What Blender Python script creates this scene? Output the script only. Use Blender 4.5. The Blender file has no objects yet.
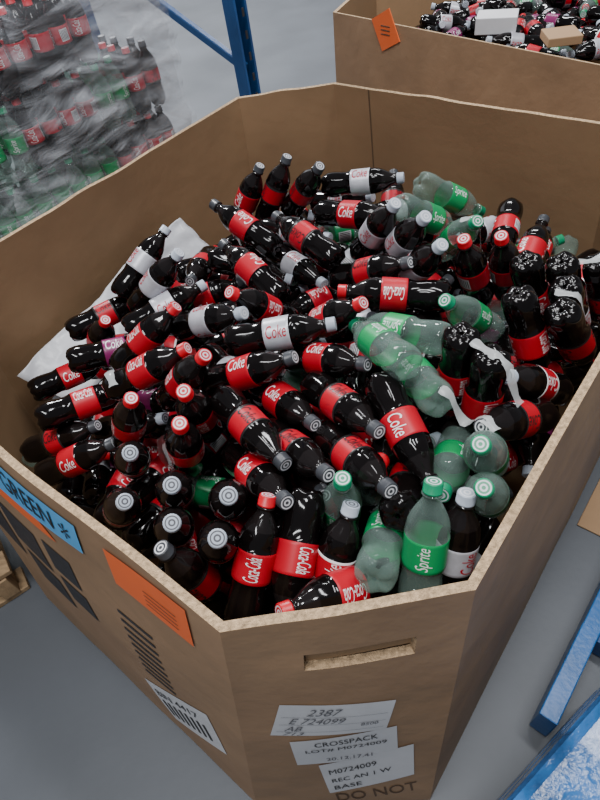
import bpy, bmesh, math, random
import numpy as np
from mathutils import Vector, Matrix, noise
random.seed(4)
C=bpy.context.collection
RIM=.95
# ---------------- camera
cam=bpy.data.cameras.new('camera'); co=bpy.data.objects.new('camera',cam); C.objects.link(co)
co.location=(0,0,1.69); co.rotation_euler=(.722,.1213,-.1366)
cam.sensor_fit='VERTICAL';cam.sensor_height=36;cam.lens=25.2
bpy.context.scene.camera=co
# ---------------- materials
def mat(name,col,rough=.5,metal=0,trans=0,ior=1.45,var=.15,scale=8,bump=0,bscale=60,spec=.5,alpha=1,coat=0,stretch=None):
    m=bpy.data.materials.new(name); m.use_nodes=True; nt=m.node_tree; b=nt.nodes['Principled BSDF']
    b.inputs['Roughness'].default_value=rough; b.inputs['Metallic'].default_value=metal
    b.inputs['Transmission Weight'].default_value=trans; b.inputs['IOR'].default_value=ior
    b.inputs['Specular IOR Level'].default_value=spec; b.inputs['Alpha'].default_value=alpha
    b.inputs['Coat Weight'].default_value=coat
    tc=nt.nodes.new('ShaderNodeTexCoord'); mp=nt.nodes.new('ShaderNodeMapping'); nt.links.new(tc.outputs['Object'],mp.inputs[0])
    if stretch: mp.inputs['Scale'].default_value=stretch
    n=nt.nodes.new('ShaderNodeTexNoise'); n.inputs['Scale'].default_value=scale; n.inputs['Detail'].default_value=5
    nt.links.new(mp.outputs[0],n.inputs['Vector'])
    r=nt.nodes.new('ShaderNodeValToRGB'); r.color_ramp.elements[0].position=.3; r.color_ramp.elements[1].position=.7
    r.color_ramp.elements[0].color=(*[c*(1-var) for c in col],1); r.color_ramp.elements[1].color=(*[min(1,c*(1+var)) for c in col],1)
    nt.links.new(n.outputs['Fac'],r.inputs[0]); nt.links.new(r.outputs[0],b.inputs['Base Color'])
    if bump:
        n2=nt.nodes.new('ShaderNodeTexNoise'); n2.inputs['Scale'].default_value=bscale; n2.inputs['Detail'].default_value=4
        nt.links.new(mp.outputs[0],n2.inputs['Vector'])
        bp=nt.nodes.new('ShaderNodeBump'); bp.inputs['Strength'].default_value=bump; bp.inputs['Distance'].default_value=.01
        nt.links.new(n2.outputs['Fac'],bp.inputs['Height']); nt.links.new(bp.outputs[0],b.inputs['Normal'])
    return m
M_card_out=mat('cardboard_outer',(.30,.185,.105),.6,var=.15,scale=4,bump=.5,bscale=9)
M_card_in=mat('cardboard_inner',(.31,.19,.10),.75,var=.10,scale=3,bump=.4,bscale=7)
M_edge=mat('cardboard_edge',(.42,.29,.17),.85,var=.4,scale=120,bump=.6,bscale=300)
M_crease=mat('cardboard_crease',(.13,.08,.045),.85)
M_floor=mat('concrete',(.085,.093,.105),.5,var=.18,scale=1.5,bump=.05,bscale=40)
M_black=mat('print_black',(.03,.03,.035),.6,var=.3,scale=90)
M_ink=mat('ink',(.02,.02,.02),.6)
M_inkf=mat('ink_faded',(.12,.12,.13),.6)
M_paper=mat('white_paper',(.62,.62,.64),.5,var=.06,scale=12)
M_orange=mat('orange_paper',(.85,.15,.035),.5,var=.05)
M_blue=mat('blue_paper',(.10,.40,.75),.5,var=.05)
M_brtxt=mat('stencil_ink',(.10,.06,.035),.8)
M_rack=mat('blue_steel',(.012,.065,.2),.4,var=.15,bump=.1)
M_rack2=mat('blue_frame_paint',(.012,.10,.30),.35,var=.15,bump=.1)
M_wood=mat('pallet_wood',(.33,.22,.12),.8,var=.3,scale=12,bump=.3,stretch=(1,6,1))
M_liner=mat('liner_sheet',(.55,.56,.59),.3,var=.15,bump=.6,bscale=10)
def film_mat(name,col,fac,rough=.22):
    m=bpy.data.materials.new(name); m.use_nodes=True; nt=m.node_tree; nt.nodes.clear()
    o=nt.nodes.new('ShaderNodeOutputMaterial'); mx=nt.nodes.new('ShaderNodeMixShader'); t=nt.nodes.new('ShaderNodeBsdfTransparent')
    p=nt.nodes.new('ShaderNodeBsdfPrincipled'); p.inputs['Base Color'].default_value=(*col,1); p.inputs['Roughness'].default_value=rough
    tc=nt.nodes.new('ShaderNodeTexCoord'); mp=nt.nodes.new('ShaderNodeMapping'); mp.inputs['Scale'].default_value=(1,1,3); mp.inputs['Rotation'].default_value=(.5,.3,0)
    n=nt.nodes.new('ShaderNodeTexNoise'); n.inputs['Scale'].default_value=5; n.inputs['Detail'].default_value=8; n.inputs['Distortion'].default_value=1.2
    nt.links.new(tc.outputs['Object'],mp.inputs[0]); nt.links.new(mp.outputs[0],n.inputs['Vector'])
    mr=nt.nodes.new('ShaderNodeMapRange'); mr.inputs['From Min'].default_value=.42; mr.inputs['From Max'].default_value=.75
    mr.inputs['To Min'].default_value=fac*.25; mr.inputs['To Max'].default_value=min(1,fac*2.1)
    nt.links.new(n.outputs['Fac'],mr.inputs['Value']); nt.links.new(mr.outputs[0],mx.inputs[0])
    bp=nt.nodes.new('ShaderNodeBump'); bp.inputs['Strength'].default_value=.8; bp.inputs['Distance'].default_value=.03
    nt.links.new(n.outputs['Fac'],bp.inputs['Height']); nt.links.new(bp.outputs[0],p.inputs['Normal'])
    nt.links.new(t.outputs[0],mx.inputs[1]); nt.links.new(p.outputs[0],mx.inputs[2]); nt.links.new(mx.outputs[0],o.inputs[0])
    return m
M_film=film_mat('stretch_film',(.5,.52,.56),.21)
M_ring=mat('ring_carrier_plastic',(.6,.62,.62),.2,var=.05,alpha=.5)
def pet_mat():
    # thin clear PET wall: mostly see-through, brighter and glossier toward the silhouette
    m=bpy.data.materials.new('clear_pet'); m.use_nodes=True; nt=m.node_tree; nt.nodes.clear()
    o=nt.nodes.new('ShaderNodeOutputMaterial'); mx=nt.nodes.new('ShaderNodeMixShader'); t=nt.nodes.new('ShaderNodeBsdfTransparent'); t.inputs[0].default_value=(.84,.92,.88,1)
    p=nt.nodes.new('ShaderNodeBsdfPrincipled'); p.inputs['Base Color'].default_value=(.20,.28,.25,1); p.inputs['Roughness'].default_value=.03; p.inputs['Specular IOR Level'].default_value=1.0
    lw=nt.nodes.new('ShaderNodeLayerWeight'); lw.inputs['Blend'].default_value=.4
    tc=nt.nodes.new('ShaderNodeTexCoord'); n=nt.nodes.new('ShaderNodeTexNoise'); n.inputs['Scale'].default_value=30; nt.links.new(tc.outputs['Object'],n.inputs['Vector'])
    ad=nt.nodes.new('ShaderNodeMath'); ad.operation='MULTIPLY_ADD'; ad.inputs[1].default_value=.14; nt.links.new(n.outputs['Fac'],ad.inputs[0])
    mr=nt.nodes.new('ShaderNodeMapRange'); mr.inputs['To Min'].default_value=.12; mr.inputs['To Max'].default_value=.6; nt.links.new(lw.outputs['Facing'],mr.inputs['Value'])
    bp=nt.nodes.new('ShaderNodeBump'); bp.inputs['Strength'].default_value=.3; bp.inputs['Distance'].default_value=.004; nt.links.new(n.outputs['Fac'],bp.inputs['Height']); nt.links.new(bp.outputs[0],p.inputs['Normal'])
    nt.links.new(mr.outputs[0],ad.inputs[2]); nt.links.new(ad.outputs[0],mx.inputs[0])
    nt.links.new(t.outputs[0],mx.inputs[1]); nt.links.new(p.outputs[0],mx.inputs[2]); nt.links.new(mx.outputs[0],o.inputs[0]); return m
# ---------------- helpers
def mkobj(name,verts,faces,mats,mi=None,parent=None,smooth=False):
    me=bpy.data.meshes.new(name); me.from_pydata([tuple(v) for v in verts],[],faces)
    for m in (mats if isinstance(mats,list) else [mats]): me.materials.append(m)
    if mi: 
        for p,k in zip(me.polygons,mi): p.material_index=k
    if smooth:
        for p in me.polygons: p.use_smooth=True
    me.update(); o=bpy.data.objects.new(name,me); C.objects.link(o)
    if parent: o.parent=parent
    return o
def empty(name,loc=(0,0,0)):
    o=bpy.data.objects.new(name,None); C.objects.link(o); o.location=loc; return o
def boxv(c,ax,ay,az):
    c=Vector(c); vs=[c+ax*i+ay*j+az*k for i in(-1,1) for j in(-1,1) for k in(-1,1)]
    return vs,[(0,1,3,2),(4,6,7,5),(0,4,5,1),(2,3,7,6),(0,2,6,4),(1,5,7,3)]
def obox(name,c,size,rot=0,mat_=None,parent=None,bev=.003):
    a=Vector((math.cos(rot),math.sin(rot),0))*size[0]/2; b=Vector((-math.sin(rot),math.cos(rot),0))*size[1]/2
    v,f=boxv(c,a,b,Vector((0,0,size[2]/2))); o=mkobj(name,v,f,mat_,parent=parent)
    if bev: md=o.modifiers.new('b','BEVEL'); md.width=bev; md.segments=2
    return o
def text_geo(s,shear=0):
    cu=bpy.data.curves.new('t','FONT'); cu.body=s; cu.shear=shear; cu.align_x='LEFT'; cu.resolution_u=3
    o=bpy.data.objects.new('t',cu); C.objects.link(o); dg=bpy.context.evaluated_depsgraph_get()
    me=bpy.data.meshes.new_from_object(o.evaluated_get(dg)); bpy.data.objects.remove(o)
    bm=bmesh.new(); bm.from_mesh(me); bpy.data.meshes.remove(me)
    xs=[v.co.x for v in bm.verts]; ys=[v.co.y for v in bm.verts]
    x0,x1,y0,y1=min(xs),max(xs),min(ys),max(ys)
    for v in bm.verts: v.co=Vector(((v.co.x-x0)/(x1-x0),(v.co.y-y0)/(y1-y0),0))
    for k in range(1,7):
        bmesh.ops.bisect_plane(bm,geom=bm.verts[:]+bm.edges[:]+bm.faces[:],plane_co=(0,k/7,0),plane_no=(0,1,0))
    bm.verts.ensure_lookup_table(); bm.verts.index_update()
    V=[v.co.copy() for v in bm.verts]; Fc=[tuple(v.index for v in f.verts) for f in bm.faces]; bm.free()
    return V,Fc
# ---------------- bottle
SEG=40; RS=.93
def bottle_mesh(name,body,neck,label,band,cap,ring,txt,txtmat,shear=.2,paper=True):
    P=[(.006,.004,0,0,0),(.001,.012,0,0,.4),(0,.022,0,0,.9),(.003,.029,0,0,.8),(.010,.0335,0,0,.5),(.022,.0358,0,.3,.15),(.036,.0362,0,.8,0),(.050,.0352,0,1,0),(.062,.0335,0,1,0),(.072,.0330,0,.6,0),(.080,.0345,0,.2,0),(.086,.0362,0,0,0),
       (.0865,.0368,3,0,0),(.092,.0368,1,0,0),(.134,.0368,3,0,0),(.139,.0368,0,0,0),(.1395,.0360,0,.2,0),(.150,.0358,0,.6,0),(.161,.0340,0,1,0),(.172,.0300,4,1,0),(.182,.0245,4,.7,0),(.191,.0185,4,.3,0),(.198,.0145,4,0,0),(.203,.0132,4,0,0),(.2055,.0132,4,0,0),(.206,.0168,4,0,0),(.208,.0168,4,0,0),(.2083,.0142,4,0,0),
       (.2095,.0142,2,0,0),(.2097,.0158,2,0,0),(.2125,.0158,2,0,0),(.2128,.0154,2,0,2),(.2265,.0152,2,0,2),(.2278,.0142,2,0,0),(.228,.0120,5,0,0),(.228,.0096,2,0,0),(.228,.0062,5,0,0),(.228,.0032,2,0,0),(.228,.0001,2,0,0)]
    verts=[];faces=[];mi=[]
    for z,r,m,fl,pe in P:
        r*=RS
        for k in range(SEG):
            a=2*math.pi*k/SEG
            rr=r-fl*.0006*(1+math.cos(10*a)); zz=z
            if pe==2: rr=r+(.0003 if k%2 else -.0003)
            elif pe>0:
                q=.5-.5*math.cos(5*a); zz=z+pe*.005*q; rr=r-pe*.003*q
            verts.append((rr*math.cos(a),rr*math.sin(a),zz))
    for i in range(len(P)-1):
        for k in range(SEG):
            faces.append((i*SEG+k,i*SEG+(k+1)%SEG,(i+1)*SEG+(k+1)%SEG,(i+1)*SEG+k)); mi.append(P[i][2])
    mats=[body,label,cap,band,neck,ring,txtmat,M_paper,M_ink]
    V,Fc=text_geo(txt,shear); tr=.0374*RS
    for th0 in (0,2.3):
        off=len(verts)
        for v in V:
            th=th0-(v.y-.5)*.026/tr; verts.append((tr*math.cos(th),tr*math.sin(th),.0925+v.x*.041))
        for f in Fc: faces.append(tuple(i+off for i in f)); mi.append(6)
    if paper:
        def patch(th1,th2,z1,z2,r,m):
            off=len(verts); n=5
            for i in range(n+1):
                th=th1+(th2-th1)*i/n
                for z in (z1,z2): verts.append((r*RS*math.cos(th),r*RS*math.sin(th),z))
            for i in range(n): faces.append((off+2*i,off+2*i+2,off+2*i+3,off+2*i+1)); mi.append(m)
        patch(3.5,4.35,.095,.130,.0371,7)
        for q in range(6): patch(3.56+q*.13,3.61+q*.13,.098,.127,.0374,8)
    me=bpy.data.meshes.new(name); me.from_pydata(verts,[],faces)
    for m in mats: me.materials.append(m)
    for p,k in zip(me.polygons,mi): p.material_index=k; p.use_smooth=k in(0,1,2,3,4,7) 
    me.update(); return me
K=dict(var=.0)
cola=mat('cola_in_pet',(.003,.002,.002),.09,spec=.38,**K)
colaneck=mat('cola_neck_pet',(.008,.006,.006),.09,spec=.45,**K)
clear=pet_mat()
red=mat('label_red',(.40,.002,.014),.4,var=.05,spec=.35); white=mat('label_white',(.75,.75,.75),.35,**K)
silver=mat('label_silver',(.48,.48,.52),.35,metal=.2,var=.1,scale=60); green=mat('label_green',(.003,.25,.075),.35,var=.1)
purple=mat('label_purple',(.16,.006,.075),.35,**K); blackl=mat('label_black',(.012,.012,.012),.35,**K)
capred=mat('cap_red',(.48,.004,.014),.35,**K); capgrey=mat('cap_grey',(.36,.40,.46),.4,**K); capblk=mat('cap_black',(.04,.043,.05),.35,**K); capgrn=mat('cap_green',(.004,.22,.10),.35,**K)
capring=mat('cap_print_white',(.6,.6,.63),.4,**K); capdk=mat('cap_print_dark',(.06,.06,.07),.4,**K)
B={'R':bottle_mesh('bottle_classic',cola,colaneck,red,red,capred,capring,'Coca-Cola',white),
 'Z':bottle_mesh('bottle_zero',cola,colaneck,red,blackl,capblk,capring,'Coke',blackl),
 'Y':bottle_mesh('bottle_zero_white',cola,colaneck,red,red,capblk,capring,'Coke',white),
 'D':bottle_mesh('bottle_diet',cola,colaneck,silver,silver,capgrey,capring,'Coke',red),
 'S':bottle_mesh('bottle_lemon_lime',clear,clear,green,green,capgrn,capring,'Sprite',white),
 'P':bottle_mesh('bottle_cherry',cola,colaneck,purple,purple,capgrey,capring,'Coke',white),
 'W':bottle_mesh('bottle_grey_cap',cola,colaneck,red,white,capgrey,capdk,'Coke',white)}
# ---------------- box
rim=[(-.16,.283),(.182,.277),(.986,1.081),(.986,1.423),(.32,2.09),(-.025,2.12),(-.84,1.305),(-.84,.963)]
bot=[(-.29,.21),(.134,.153),(1.02,1.045),(1.08,1.45),(.35,2.2),(-.05,2.2),(-.95,1.35),(-.93,.86)]
def inset(poly,d):
    n=len(poly); out=[]
    for i in range(n):
        p0,p1,p2=[Vector(poly[(i+k)%n]) for k in(-1,0,1)]
        d1=(p1-p0).normalized(); d2=(p2-p1).normalized(); n1=Vector((-d1.y,d1.x)); n2=Vector((-d2.y,d2.x))
        b=(n1+n2).normalized(); out.append(p1+b*d/b.dot(n1))
    return out
TH=.014
rimi=inset(rim,TH); boti=inset(bot,TH)
def Q(i,s,t,inner=False,off=0):
    j=(i+1)%8; r,b=(rimi,boti) if inner else (rim,bot)
    a=Vector((*r[i],RIM)).lerp(Vector((*r[j],RIM)),s); c=Vector((*b[i],0.004)).lerp(Vector((*b[j],0.004)),s)
    p=a.lerp(c,t); d=(Vector((*r[j],0))-Vector((*r[i],0))); ln=d.length; n=Vector((d.y,-d.x,0)).normalized()
    w=math.sin(math.pi*min(1,max(0,s)))*math.sin(math.pi*min(1,max(0,t))**.8)
    bulge=.02*w*min(1,ln)+.007*noise.noise(Vector((i*7+s*3*ln,t*3,0)))*math.sin(math.pi*s)
    p+=n*(bulge+off)
    p.z+=.006*noise.noise(Vector((i*3+s*8*ln,0,5)))*(1-t)*math.sin(math.pi*s)
    return p
bin_=empty('cardboard_bulk_bin',(0,0,0))
V=[];Fa=[];mi=[]
def gridp(fn,ns,nt,m,flip=False):
    off=len(V)
    for a in range(ns+1):
        for b in range(nt+1): V.append(fn(a/ns,b/nt))
    for a in range(ns):
        for b in range(nt):
            q=[off+a*(nt+1)+b,off+(a+1)*(nt+1)+b,off+(a+1)*(nt+1)+b+1,off+a*(nt+1)+b+1]
            if not flip: q.reverse()
            Fa.append(tuple(q)); mi.append(m)
HOLE=(.32,.79,.105,.16)
for i in range(8):
    if i==0:
        h=HOLE
        for (s0,s1,t0,t1) in [(0,h[0],0,1),(h[1],1,0,1),(h[0],h[1],0,h[2]),(h[0],h[1],h[3],1)]:
            for inn in(False,True):
                gridp(lambda s,t:Q(0,s0+(s1-s0)*s,t0+(t1-t0)*t,inn),10,12,1 if inn else 0,inn)
        for (a,b,c,d) in [(h[0],h[2],h[1],h[2]),(h[0],h[3],h[1],h[3]),(h[0],h[2],h[0],h[3]),(h[1],h[2],h[1],h[3])]:
            gridp(lambda s,t:Q(0,a+(c-a)*s,b+(d-b)*s,False).lerp(Q(0,a+(c-a)*s,b+(d-b)*s,True),t),8,1,2)
    else:
        gridp(lambda s,t:Q(i,s,t),24,16,0); gridp(lambda s,t:Q(i,s,t,True),24,16,1,True)
    gridp(lambda s,t:Q(i,s,0).lerp(Q(i,s,0,True),t),24,1,2)
off=len(V)
for p in boti: V.append(Vector((p.x,p.y,.012)))
Fa.append(tuple(range(off,off+8))); mi.append(1)
mkobj('bin_shell',V,Fa,[M_card_out,M_card_in,M_edge],mi,bin_,True)
def quad_map(i,q,off,inner=False):
    (a,b,c,d)=q
    def f(x,y):
        top=Vector(a).lerp(Vector(b),x); bo=Vector(d).lerp(Vector(c),x); p=bo.lerp(top,y)
        return Q(i,p.x,p.y,inner,off)
    return f
def decal(name,i,q,m,off=.0015,n=8,inner=False):
    f=quad_map(i,q,off,inner); V=[f(a/n,b/n) for a in range(n+1) for b in range(n+1)]
    Fs=[(a*(n+1)+b,(a+1)*(n+1)+b,(a+1)*(n+1)+b+1,a*(n+1)+b+1) for a in range(n) for b in range(n)]
    return mkobj(name,V,Fs,m,parent=bin_)
def dtext(name,i,q,s,m,off=.0028,shear=0):
    f=quad_map(i,q,off); V_,F_=text_geo(s,shear); return mkobj(name,[f(v.x,v.y) for v in V_],F_,m,parent=bin_)
def sub(q,x0,x1,y0,y1):
    a,b,c,d=[Vector(p) for p in q]
    g=lambda x,y:tuple(d.lerp(c,x).lerp(a.lerp(b,x),y))
    return (g(x0,y1),g(x1,y1),g(x1,y0),g(x0,y0))
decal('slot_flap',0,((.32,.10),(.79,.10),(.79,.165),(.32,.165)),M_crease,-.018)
decal('slot_flap_fold',0,((.33,.11),(.78,.11),(.78,.15),(.33,.155)),M_card_in,-.012)
L1=((.20,.29),(.73,.32),(.70,.46),(.14,.44)); L2=((.23,.48),(.75,.45),(.78,.63),(.26,.65)); L3=((.37,.66),(.85,.57),(.88,.77),(.43,.89))
decal('label_handwritten',0,L1,M_paper); decal('label_lot',0,L2,M_paper,.002); decal('label_date',0,L3,M_paper,.0025)
dtext('writing_1',0,sub(L1,.25,.55,.70,.9),'2387',M_inkf,.0032,.3); dtext('writing_2',0,sub(L1,.12,.6,.44,.62),'E 724099',M_inkf,.0032,.3)
dtext('writing_3',0,sub(L1,.1,.25,.20,.36),'AB',M_inkf,.0032,.3); dtext('writing_4',0,sub(L1,.75,.9,.3,.40),'8500',M_inkf,.0032); dtext('writing_5',0,sub(L1,.1,.28,.05,.15),'713',M_inkf,.0032,.3)
for k in range(3): decal('ruled_line_%d'%k,0,sub(L1,.04,.96,.16+.24*k,.166+.24*k),M_inkf,.0028)
dtext('lot_1',0,sub(L2,.22,.82,.74,.9),'CROSSPACK',M_ink,.0035); dtext('lot_2',0,sub(L2,.12,.9,.52,.64),'LOT# M0724009',M_ink,.0035); dtext('lot_3',0,sub(L2,.3,.75,.12,.24),'20.12.17.41',M_inkf,.0035)
dtext('date_1',0,sub(L3,.08,.6,.66,.8),'M0724009',M_ink,.004); dtext('date_2',0,sub(L3,.08,.75,.38,.50),'REC AN 1 W',M_ink,.004); dtext('date_3',0,sub(L3,.08,.4,.12,.25),'BASE',M_ink,.004)
ST=((.46,.905),(.90,.83),(.92,.90),(.48,.985)); dtext('stencil_1',0,ST,'DO NOT',M_brtxt,.0015)
decal('tag_blue',7,((.30,.03),(.66,.03),(.655,.115),(.30,.15)),M_blue,.003); dtext('tag_blue_text',7,((.40,.045),(.585,.045),(.58,.10),(.40,.11)),'GREEN',M_ink,.0045)
dtext('tag_blue_star',7,((.605,.05),(.635,.05),(.63,.095),(.605,.1)),'*',M_ink,.0045)
O2=((.735,.03),(.93,.015),(.93,.135),(.74,.13)); decal('tag_orange',7,O2,M_orange,.003)
for k in range(4): decal('tag_orange_line_%d'%k,7,sub(O2,.45,.85,.2+.12*k,.22+.12*k),M_brtxt,.0042)
decal('tag_orange_b',7,((.30,.04),(.40,.04),(.55,.17),(.30,.19)),M_orange,.002)
for k,(s0,s1,t0,t1) in enumerate([(.06,.22,.3,.52),(.26,.42,.25,.4),(.46,.56,.23,.34),(.27,.42,.44,.58),(.46,.56,.37,.48)]):
    decal('printed_square_%d'%k,7,((s0,t0),(s1,t0),(s1,t1),(s0,t1)),M_black)
for k in range(9): decal('printed_line_%d'%k,7,((.70,.26+k*.035),(.80,.26+k*.035),(.80,.272+k*.035),(.70,.272+k*.035)),M_black)
SL=((.66,.66),(.9,.5),(.93,.72),(.72,.86)); decal('shipping_label',7,SL,M_paper)
for k in range(8): decal('barcode_%d'%k,7,sub(SL,.1+.1*k,.14+.1*k,.2,.6),M_ink,.0028)
dtext('shipping_label_text',7,sub(SL,.1,.8,.7,.85),'BIN 4417',M_ink,.0028)
decal('crease_1',3,((.845,0),(.85,0),(.85,.7),(.845,.7)),M_crease,-.0015,8,True)
# ---------------- bottles
def S(x,y):
    dx=x-.15; dy=y-1.35
    z=RIM-.02
    z-= (.36*(dx/.95)**2 if dx<0 else .16*(dx/.9)**2)
    z-= (.09*dy*dy if dy<0 else .55*(dy/.7)**2)
    return z
L=.228
# kind, centre x y z (mm), heading, elevation of the cap end (deg)
T='''Z -45 1560 868 -20 60;Z 43 1525 885 -16 63;Z 112 1469 910 -50 51;D 276 1439 918 -21 6;Z -60 1333 912 134 20;Z 83 1176 945 123 9;Z 211 1248 928 -43 10;D 254 1162 945 -58 56;D 298 1079 939 -64 53;D 307 997 934 -66 53
S 478 1292 909 7 -35;S 388 1191 927 21 -37;S 436 1114 908 -80 48;Z -57 1128 909 124 16;Z 210 1032 920 -42 29;R 225 890 940 163 4;R 96 916 912 -40 40;R 424 979 903 -150 67;R 501 986 894 -143 67;Z 543 892 881 5 -71;Z 602 882 870 5 -67
Z 673 880 856 4 -67;R 474 749 897 -41 -68;D 580 826 869 18 -65;Z 566 720 881 10 -60;R 295 690 907 66 -87;R 339 615 895 -142 -87;D -351 1336 850 34 29;D -290 1176 871 -8 44;D -293 1150 848 21 9;P -416 1069 813 14 -10
R -45 996 903 -147 51;R -315 990 883 2 38;R -301 872 890 -8 27;R -211 815 903 -30 51;D -163 983 910 -33 25;D -12 843 927 -9 7;S 217 809 922 132 -15;S 216 701 920 95 -20;S 136 715 923 105 -18;R -499 1195 760 -42 52;R -492 937 769 21 -7
Z -608 1182 667 25 -3;Z -575 899 704 -8 21;Z -525 805 723 -5 23;R -349 769 851 -39 62;R -185 722 900 -87 69;R -226 663 881 -61 69;W -346 700 834 -62 54;W -252 585 853 -68 58;W -362 595 815 -51 54;W -145 536 876 -72 59;W -255 518 842 -64 60
W -176 458 856 -68 62;Z -233 442 797 170 75;Z -77 651 895 -62 4;Z -34 731 882 -62 15;Z 52 663 913 -65 16;Z -16 611 890 -62 22;Z 72 548 899 -69 21;Z -90 568 872 -63 23;Y 180 568 906 -80 -12;R 166 605 849 -119 28
S 247 481 901 -129 59;S 286 435 891 -128 61;S 256 519 865 -118 28;S 156 375 858 66 62;S 97 391 845 67 -25;S 47 432 845 -68 81;D 234 369 850 60 68;Z 188 468 859 65 -28;R -39 418 852 -114 -28;R -126 416 835 58 45;R -21 352 848 -160 25
W 34 392 835 48 55;Z -84 790 881 -19 25;Z 67 783 898 -46 22;Z 372 543 882 -152 32;W 442 613 865 -158 41;Z -470 1253 755 23 3;Z 0 589 828 -79 29;Z 210 487 831 97 -39;S 371 854 899 -156 47;Z 316 876 885 -151 20'''
items=[]
for l in T.replace('\n',';').split(';'):
    t,*q=l.split(); q=[float(a) for a in q]; a,e=math.radians(q[3]),math.radians(q[4])
    items.append([t,Vector(q[:3])/1000,Vector((math.cos(a)*math.cos(e),math.sin(a)*math.cos(e),math.sin(e))),1])
rng=random.Random(7)
def inside(x,y,d=.05):
    for i in range(8):
        p=Vector(rim[i]);q=Vector(rim[(i+1)%8]);e=(q-p).normalized()
        if Vector((-e.y,e.x)).dot(Vector((x,y))-p)<d: return False
    return True
def low(x,y): return .11*min(1,max(0,(y-x-1.55)/.25))+.17*min(1,max(0,(x+y-1.82)/.3))
NM=len(items)
for layer in range(3):
    y=.33
    while y<2.1:
        x=-.85+.06*rng.random()
        while x<1.0:
            if inside(x,y,.07):
                zz=S(x,y)-.10-layer*.072+rng.uniform(-.02,.02)-low(x,y)
                if layer==0 and all((Vector((x,y))-it[1].to_2d()).length>.085 for it in items[:NM]): zz+=.05
                az=rng.uniform(0,6.28); el=rng.uniform(-.3,.4)
                t=rng.choices('RZYDSPW',[14,28,12,28 if x<.3 else 8,16 if x>.0 else 5,2,8])[0]
                items.append([t,Vector((x,y,zz)),Vector((math.cos(az)*math.cos(el),math.sin(az)*math.cos(el),math.sin(el))),0])
            x+=.118+.03*rng.random()
        y+=.112
N=len(items)
ctr=np.array([tuple(i[1]) for i in items]); dr=np.array([tuple(i[2]) for i in items]); mob=np.array([.1 if i[3] else 1. for i in items])
so=np.array([-.078,-.04,0,.035,.066,.095]); sr=np.array([.035,.036,.036,.035,.026,.015])*.94
so2=np.array([-.112,-.04,0,.035,.066,.112]); sr2=np.array([.030,.036,.036,.035,.026,.015])
Rr=np.tile(sr,N); own=np.repeat(np.arange(N),6)
rr=[Vector(p) for p in rimi]
for it in range(55):
    P=(ctr[:,None,:]+dr[:,None,:]*so[None,:,None]).reshape(-1,3)
    G={}
    keys=np.floor(P/.08).astype(int)
    for k,key in enumerate(map(tuple,keys)): G.setdefault(key,[]).append(k)
    dC=np.zeros((N,3)); dT=np.zeros((N,3)); cnt=np.ones(N)
    I=[];J=[]
    for key,lst in G.items():
        nb=[]
        for a in(-1,0,1):
            for b in(-1,0,1):
                for c in(-1,0,1): nb+=G.get((key[0]+a,key[1]+b,key[2]+c),[])
        for i in lst:
            for j in nb:
                if own[j]>own[i]: I.append(i);J.append(j)
    I=np.array(I);J=np.array(J)
    D=P[I]-P[J]; d=np.linalg.norm(D,axis=1)+1e-6; pen=Rr[I]+Rr[J]-d; k=pen>0; I=I[k];J=J[k];D=D[k]/d[k][:,None];pen=pen[k]
    wi=mob[own[I]];wj=mob[own[J]];s=wi+wj
    for A,Bq,sg,w in((I,J,1,wi),(J,I,-1,wj)):
        mv=sg*D*(pen*w/s)[:,None]*.5
        np.add.at(dC,own[A],mv); np.add.at(cnt,own[A],.35)
        arm=so[A%6]; np.add.at(dT,own[A],mv*arm[:,None]*25)
    ctr+=dC/cnt[:,None]; ctr[:,2]-=0.0005*(mob>.5)
    dr+=dT/cnt[:,None]*mob[:,None]*.6; dr/=np.linalg.norm(dr,axis=1)[:,None]
    for i in range(NM,N):
        zmax=S(ctr[i,0],ctr[i,1])-.045-low(ctr[i,0],ctr[i,1])
        if ctr[i,2]>zmax: ctr[i,2]-= .5*(ctr[i,2]-zmax)
    for _ in range(2):
      for i in range(8):
        p=rr[i];q=rr[(i+1)%8];e=(q-p).normalized();n=np.array((-e.y,e.x))
        P2=(ctr[:,None,:2]+dr[:,None,:2]*so2[None,:,None]); dist=(P2-np.array(p))@n-sr2[None,:]-.01
        mn=np.minimum(0,dist.min(axis=1)); ctr[:,:2]-=mn[:,None]*n[None,:]
pile=empty('soda_bottle_pile')
for n_,it in enumerate(items):
    d=Vector(dr[n_]).normalized(); c=Vector(ctr[n_]); base=c-d*L/2
    ref=Vector((0,-.45,.9)); x=ref-ref.dot(d)*d
    if x.length<.05: x=d.orthogonal()
    x.normalize(); y=d.cross(x); M=Matrix((x,y,d)).transposed().to_4x4()
    ang=rng.uniform(-.7,.7) if it[3] else rng.uniform(-2,2)
    t=it[0]
    if t=='Z' and rng.random()<.45: t='Y'
    o=bpy.data.objects.new('bottle_%d'%n_,B[t]); C.objects.link(o); o.parent=pile
    o.matrix_local=Matrix.Translation(base)@M@Matrix.Rotation(ang,4,'Z')
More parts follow.
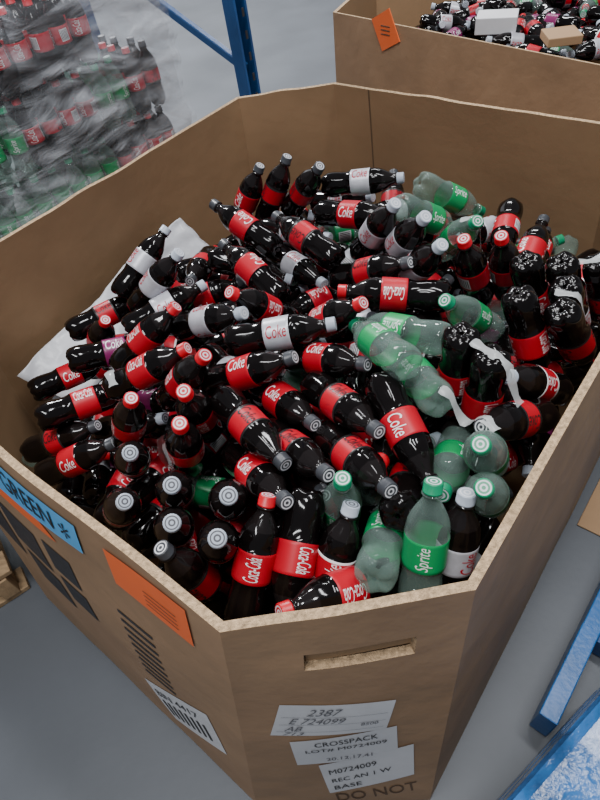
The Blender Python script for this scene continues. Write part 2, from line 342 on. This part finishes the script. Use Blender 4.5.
# ring carriers draped on the pile
bpy.context.view_layer.update()
dg=bpy.context.evaluated_depsgraph_get(); sc=bpy.context.scene
def hz(x,y):
    h,l,*_=sc.ray_cast(dg,Vector((x,y,1.4)),Vector((0,0,-1))); return l.z if h else .8
for k,pp in enumerate([[(.30,.665),(.335,.61),(.37,.56)],[(.51,.80),(.57,.76),(.63,.76)],[(-.46,.98),(-.40,.93),(-.37,.83)],[(.23,.61),(.28,.56),(.30,.50)],[(-.30,.78),(-.29,.70),(-.25,.64)],[(.42,1.08),(.47,1.05),(.52,1.07)],[(.58,.93),(.62,.88),(.68,.87)]]):
    pts=[]
    for a in range(len(pp)-1):
        for q in range(8): pts.append(Vector(pp[a]).lerp(Vector(pp[a+1]),q/8))
    pts=[(pts[max(0,i-2)]+pts[i]+pts[min(len(pts)-1,i+2)])/3 for i in range(len(pts))]
    hs=[max(hz(p.x,p.y),hz(p.x+.01,p.y),hz(p.x,p.y+.01)) for p in pts]
    for _ in range(6): hs=[max(hs[i],(hs[max(0,i-1)]+hs[min(len(hs)-1,i+1)])/2) for i in range(len(hs))]
    V=[];Fs=[]
    for i,p in enumerate(pts):
        t_=(pts[min(i+1,len(pts)-1)]-pts[max(0,i-1)]).normalized(); nn_=Vector((-t_.y,t_.x))
        for sg in(-1,-.33,.33,1):
            w_=.009*(1+.25*math.sin(i*1.3)); V.append((p.x+nn_.x*w_*sg,p.y+nn_.y*w_*sg,hs[i]+.003-.003*abs(sg)))
    for i in range(len(pts)-1):
        for q in range(3): Fs.append((i*4+q,i*4+q+1,i*4+q+5,i*4+q+4))
    mkobj('ring_carrier_%d'%k,V,Fs,M_ring,parent=pile,smooth=True)
# ---------------- liner sheet
def sheet(name,pts,m,n=40,amp=.02,th=.002,parent=None):
    V=[]
    for a in range(n+1):
        for b in range(n+1):
            x,y=a/n,b/n
            p=Vector(pts[3]).lerp(Vector(pts[2]),x).lerp(Vector(pts[0]).lerp(Vector(pts[1]),x),y)
            p+=Vector((1,-1,.3)).normalized()*amp*(noise.noise(p*5+Vector((3,1,2)))+.5*abs(noise.noise(p*14))); p.z+=.02*noise.noise(p*9); V.append(p)
    Fs=[(a*(n+1)+b,(a+1)*(n+1)+b,(a+1)*(n+1)+b+1,a*(n+1)+b+1) for a in range(n) for b in range(n)]
    o=mkobj(name,V,Fs,m,parent=parent,smooth=True); md=o.modifiers.new('s','SOLIDIFY'); md.thickness=th; return o
sheet('plastic_liner_sheet',[tuple(Q(5,.99,.39,True,-.04)),tuple(Q(5,.36,.25,True,-.05)),tuple(Q(5,.32,.42,True,-.16)),tuple(Q(5,.92,.52,True,-.20))],M_liner,amp=.045)
# ---------------- wrapped pallet upper left
wp=empty('wrapped_bottle_pallet')
e1=Vector((-1,-1,0)).normalized(); e2=Vector((-1,1,0)).normalized()
O=Vector((-.26,2.49,0))
def wpos(a,b,z): return O+e1*a+e2*b+Vector((0,0,z))
for lay in range(5):
    for b in range(4 if lay<4 else 8):
        for a in range(15):
            if lay<2 and b>1: continue
            if lay==4 and a<3: continue
            p=wpos(.06+a*.08,.06+b*.08,.145+lay*.235)
            t='S' if (lay==2 and a>3) or (lay==3 and (a//2)%3==1) or (lay==1 and a%4) else ('R' if (lay==4 or a%3) else 'Z')
            o=bpy.data.objects.new('wrapped_bottle',B[t]); C.objects.link(o); o.parent=wp; o.location=p; o.rotation_euler=(rng.uniform(-.05,.05),rng.uniform(-.05,.05),rng.uniform(0,6))
def pallet(parent,o,a1,a2,w,d):
    rot=math.atan2(a1.y,a1.x)
    for k in range(7):
        p=o+a1*(w/2)+a2*(.05+k*(d-.1)/6); obox('deck_board',(p.x,p.y,.13),(w,.09,.02),rot,M_wood,parent)
    for k in range(3):
        p=o+a2*(d/2)+a1*(.05+k*(w-.1)/2); obox('stringer',(p.x,p.y,.07),(.05,d,.095),rot,M_wood,parent)
        q=o+a1*(w/2)+a2*(.05+k*(d-.1)/2); obox('base_board',(q.x,q.y,.011),(w,.09,.02),rot,M_wood,parent)
pallet(wp,O,e1,e2,1.25,1.0)
def film(name,P00,P10,P11,P01,parent,n=50,amp=.035):
    V=[]
    for a in range(n+1):
        for b in range(n+1):
            x,y=a/n,b/n; p=P00.lerp(P10,x).lerp(P01.lerp(P11,x),y)
            q=Vector((p.x*2+p.z*2.5,p.y*2,p.z*5)); p=p+Vector((1,-1,0)).normalized()*amp*(abs(noise.noise(q*1.6))*1.3-.2+.4*noise.noise(q*5)); V.append(p)
    Fs=[(a*(n+1)+b,(a+1)*(n+1)+b,(a+1)*(n+1)+b+1,a*(n+1)+b+1) for a in range(n) for b in range(n)]
    return mkobj(name,V,Fs,M_film,parent=parent,smooth=True)
film('film_front',wpos(-.01,-.01,.12),wpos(1.24,-.01,.12),wpos(1.24,-.01,1.1),wpos(-.01,-.01,1.38),wp)
film('film_front_overlap',wpos(-.01,-.04,.78),wpos(.9,-.04,.7),wpos(.6,-.04,1.36),wpos(-.01,-.04,1.38),wp)
film('film_front_overlap_b',wpos(-.01,-.055,.95),wpos(.7,-.055,.9),wpos(.6,-.055,1.36),wpos(-.01,-.055,1.4),wp)
film('film_side',wpos(-.02,-.01,.12),wpos(-.02,.9,.12),wpos(-.02,.5,1.3),wpos(-.01,-.01,1.38),wp)
film('film_top',wpos(-.01,-.01,1.38),wpos(.6,-.01,1.36),wpos(.6,.5,1.36),wpos(-.01,.5,1.36),wp)
# ---------------- lower-left pallet
lp=empty('wooden_pallet'); 
O2_=Vector((-.99,.90,0)); f1=Vector((-1,-.55,0)).normalized(); f2=Vector((-.55,1,0)).normalized()
pallet(lp,O2_,f1,f2,1.0,.9)
def lpos(a,b,z): return O2_+f1*a+f2*b+Vector((0,0,z))
ws=empty('wrapped_case_stack')
for lay in range(2):
    for a in range(9):
        for b in range(3):
            p=lpos(.1+a*.08,.08+b*.08,.148+lay*.235); o=bpy.data.objects.new('stack_bottle',B['Z' if (a+b)%3 else 'D']); C.objects.link(o); o.parent=ws; o.location=p
film('stack_film',lpos(.04,.03,.18),lpos(.95,.03,.18),lpos(.95,.03,.62),lpos(.04,.03,.62),ws)
film('stack_film_side',lpos(.04,.03,.18),lpos(.04,.6,.18),lpos(.04,.6,.62),lpos(.04,.03,.62),ws)
# ---------------- rack
rk=empty('pallet_rack_upright')
def bar(name,a,b,w,d,parent,m=M_rack):
    a=Vector(a);b=Vector(b);z=(b-a); x=z.cross(Vector((.7,.7,.01))).normalized(); y=z.cross(x).normalized()
    v,f=boxv((a+b)/2,x*w/2,y*d/2,z/2); o=mkobj(name,v,f,m,parent=parent); md=o.modifiers.new('b','BEVEL'); md.width=.004; return o
px,py=.03,2.72
for dx in(-.032,.032): bar('post_flange',(px+dx*.7,py+dx*.7,0),(px+dx*.7,py+dx*.7,2.6),.07,.012,rk)
bar('post_web',(px-.02,py+.02,0),(px-.02,py+.02,2.6),.012,.07,rk)
for k in range(30):
    obox('post_slot',(px+.028,py-.028,.1+k*.08),(.012,.003,.03),math.pi/4,M_black,rk,0)
q2=(px-.75,py+.75)
bar('rear_post',(q2[0],q2[1],0),(q2[0],q2[1],2.6),.07,.07,rk)
bar('brace_1',(px,py,.85),(q2[0],q2[1],1.35),.035,.03,rk); bar('brace_2',(px,py,.45),(q2[0],q2[1],.2),.035,.03,rk)
obox('foot_plate',(px,py,.006),(.16,.16,.01),math.pi/4,M_rack,rk)
# ---------------- second bin
b2=empty('cardboard_bin')
A=Vector((.456,2.9,0)); Bv=Vector((1.126,1.83,0)); u=(Bv-A).normalized(); w=Vector((-u.y,u.x,0)); w=w if w.y>0 else -w
pts=[A,A+u*1.7,A+u*1.95+w*.25,A+u*1.95+w*1.1,A+w*1.3+u*.2,A+w*.5-u*.25]
ctrp=sum(pts,Vector())/len(pts)
V=[];Fs=[];mi=[]
n=len(pts)
for z,sc_ in((0,1.02),(RIM,1),(RIM,.985),(.3,.985)):
    for p in pts: q=ctrp+(p-ctrp)*sc_; V.append(Vector((q.x,q.y,z)))
for r_ in range(3):
    for k in range(n): Fs.append((r_*n+k,r_*n+(k+1)%n,(r_+1)*n+(k+1)%n,(r_+1)*n+k)); mi.append([0,2,1][r_])
Fs.append(tuple(range(3*n,4*n))); mi.append(1)
mkobj('bin_walls',V,Fs,[M_card_out,M_card_in,M_edge],mi,b2)
nn=-w
tg=A+u*.33+nn*.006+Vector((0,0,RIM-.025))
v,f=boxv(tg,(u*.05+Vector((0,0,.025))),(u*-.03+Vector((0,0,.055))),nn*.002); mkobj('orange_tag',v,f,M_orange,parent=b2)
for k in range(3):
    v,f=boxv(tg+nn*.003+Vector((0,0,.015-k*.015)),u*.025,Vector((0,0,.002)),nn*.001); mkobj('tag_line',v,f,M_brtxt,parent=b2)
for k in range(320):
    a=rng.uniform(.15,1.85); b=rng.uniform(.17,1.15); z=RIM-.15+rng.uniform(-.06,.05)-.04*(b<.3)
    p=A+u*a+w*b+Vector((0,0,z))
    az=rng.uniform(0,6.28); el=rng.uniform(-.2,.3); d=Vector((math.cos(az)*math.cos(el),math.sin(az)*math.cos(el),math.sin(el)))
    o=bpy.data.objects.new('bin_bottle',B[rng.choice('RZPPDWYPS')]); C.objects.link(o); o.parent=b2; o.matrix_local=Matrix.Translation(p-d*L/2)@d.to_track_quat('Z','Y').to_matrix().to_4x4()
p=A+u*.62+w*.34; obox('loose_carton',(p.x,p.y,RIM-.05),(.16,.11,.06),2.7,M_paper,b2)
p=A+u*.95+w*.28; obox('loose_carton_flap',(p.x,p.y,RIM-.04),(.12,.12,.03),1.4,M_card_in,b2)
# ---------------- blue things lower right
bm_=empty('blue_steel_frame')
a=Vector((.62,.445,0)); b=Vector((1.15,.94,0)); dv=(b-a).normalized(); rot=math.atan2(dv.y,dv.x); c=(a+b)/2+Vector((dv.y,-dv.x,0))*.02
obox('frame_body',(c.x,c.y,.07),((b-a).length,.045,.13),rot,M_rack2,bm_); c2=c+Vector((dv.y,-dv.x,0))*.05; obox('frame_step',(c2.x,c2.y,.045),((b-a).length,.05,.08),rot,M_rack,bm_)
a2=Vector((.43,.27,0)); c3=(a2+a)/2+Vector((dv.y,-dv.x,0))*.02; obox('frame_fork',(c3.x,c3.y,.07),((a-a2).length+.01,.045,.13),rot,M_rack2,bm_)
M_bfilm=mat('blue_shrink_film',(.025,.11,.30),.22,var=.6,scale=14,bump=.9,bscale=22,coat=.2)
bc=empty('blue_wrapped_case_stack')
g1=Vector((.207,.117,0)).normalized(); g2=Vector((g1.y,-g1.x,0)); P0=Vector((.17,.063,0))
for lay in range(3):
    cc=P0+g1*.24+g2*.2; obox('case_%d'%lay,(cc.x,cc.y,.1+lay*.2),(.46,.4,.197),math.atan2(g1.y,g1.x),M_bfilm,bc,.02)
obox('cardboard_scrap',(.90,.82,.004),(.22,.09,.006),.78,M_card_in)
# ---------------- room
mkobj('floor',[(-8,-5,0),(8,-5,0),(8,11,0),(-8,11,0)],[(0,1,2,3)],M_floor)
M_wall=mat('painted_wall',(.5,.51,.52),.7)
mkobj('wall_back',[(-8,11,0),(8,11,0),(8,11,5.5),(-8,11,5.5)],[(3,2,1,0)],M_wall)
mkobj('wall_left',[(-8,-5,0),(-8,11,0),(-8,11,5.5),(-8,-5,5.5)],[(3,2,1,0)],M_wall)
# ---------------- light
wd=bpy.data.worlds.new('world'); bpy.context.scene.world=wd; wd.use_nodes=True
wd.node_tree.nodes['Background'].inputs[0].default_value=(.82,.9,1,1); wd.node_tree.nodes['Background'].inputs[1].default_value=.24
def area(name,loc,sx,sy,e,rz=0,col=(.98,.985,1)):
    l=bpy.data.lights.new(name,'AREA'); l.shape='RECTANGLE'; l.size=sx; l.size_y=sy; l.energy=e; l.color=col
    o=bpy.data.objects.new(name,l); C.objects.link(o); o.location=loc; o.rotation_euler=(0,0,rz); return o
area('ceiling_lamp_a',(-1.2,-.6,5),.35,2.4,145,.6); area('ceiling_lamp_b',(1.6,1.2,5),.35,2.4,140,.6); area('ceiling_lamp_c',(-2.2,7,5),.35,2.4,900,.6)
area('ceiling_lamp_d',(2,6.5,5),.35,2.4,200,.6); area('ceiling_lamp_e',(.2,.3,4.6),.4,1.2,75,.2)
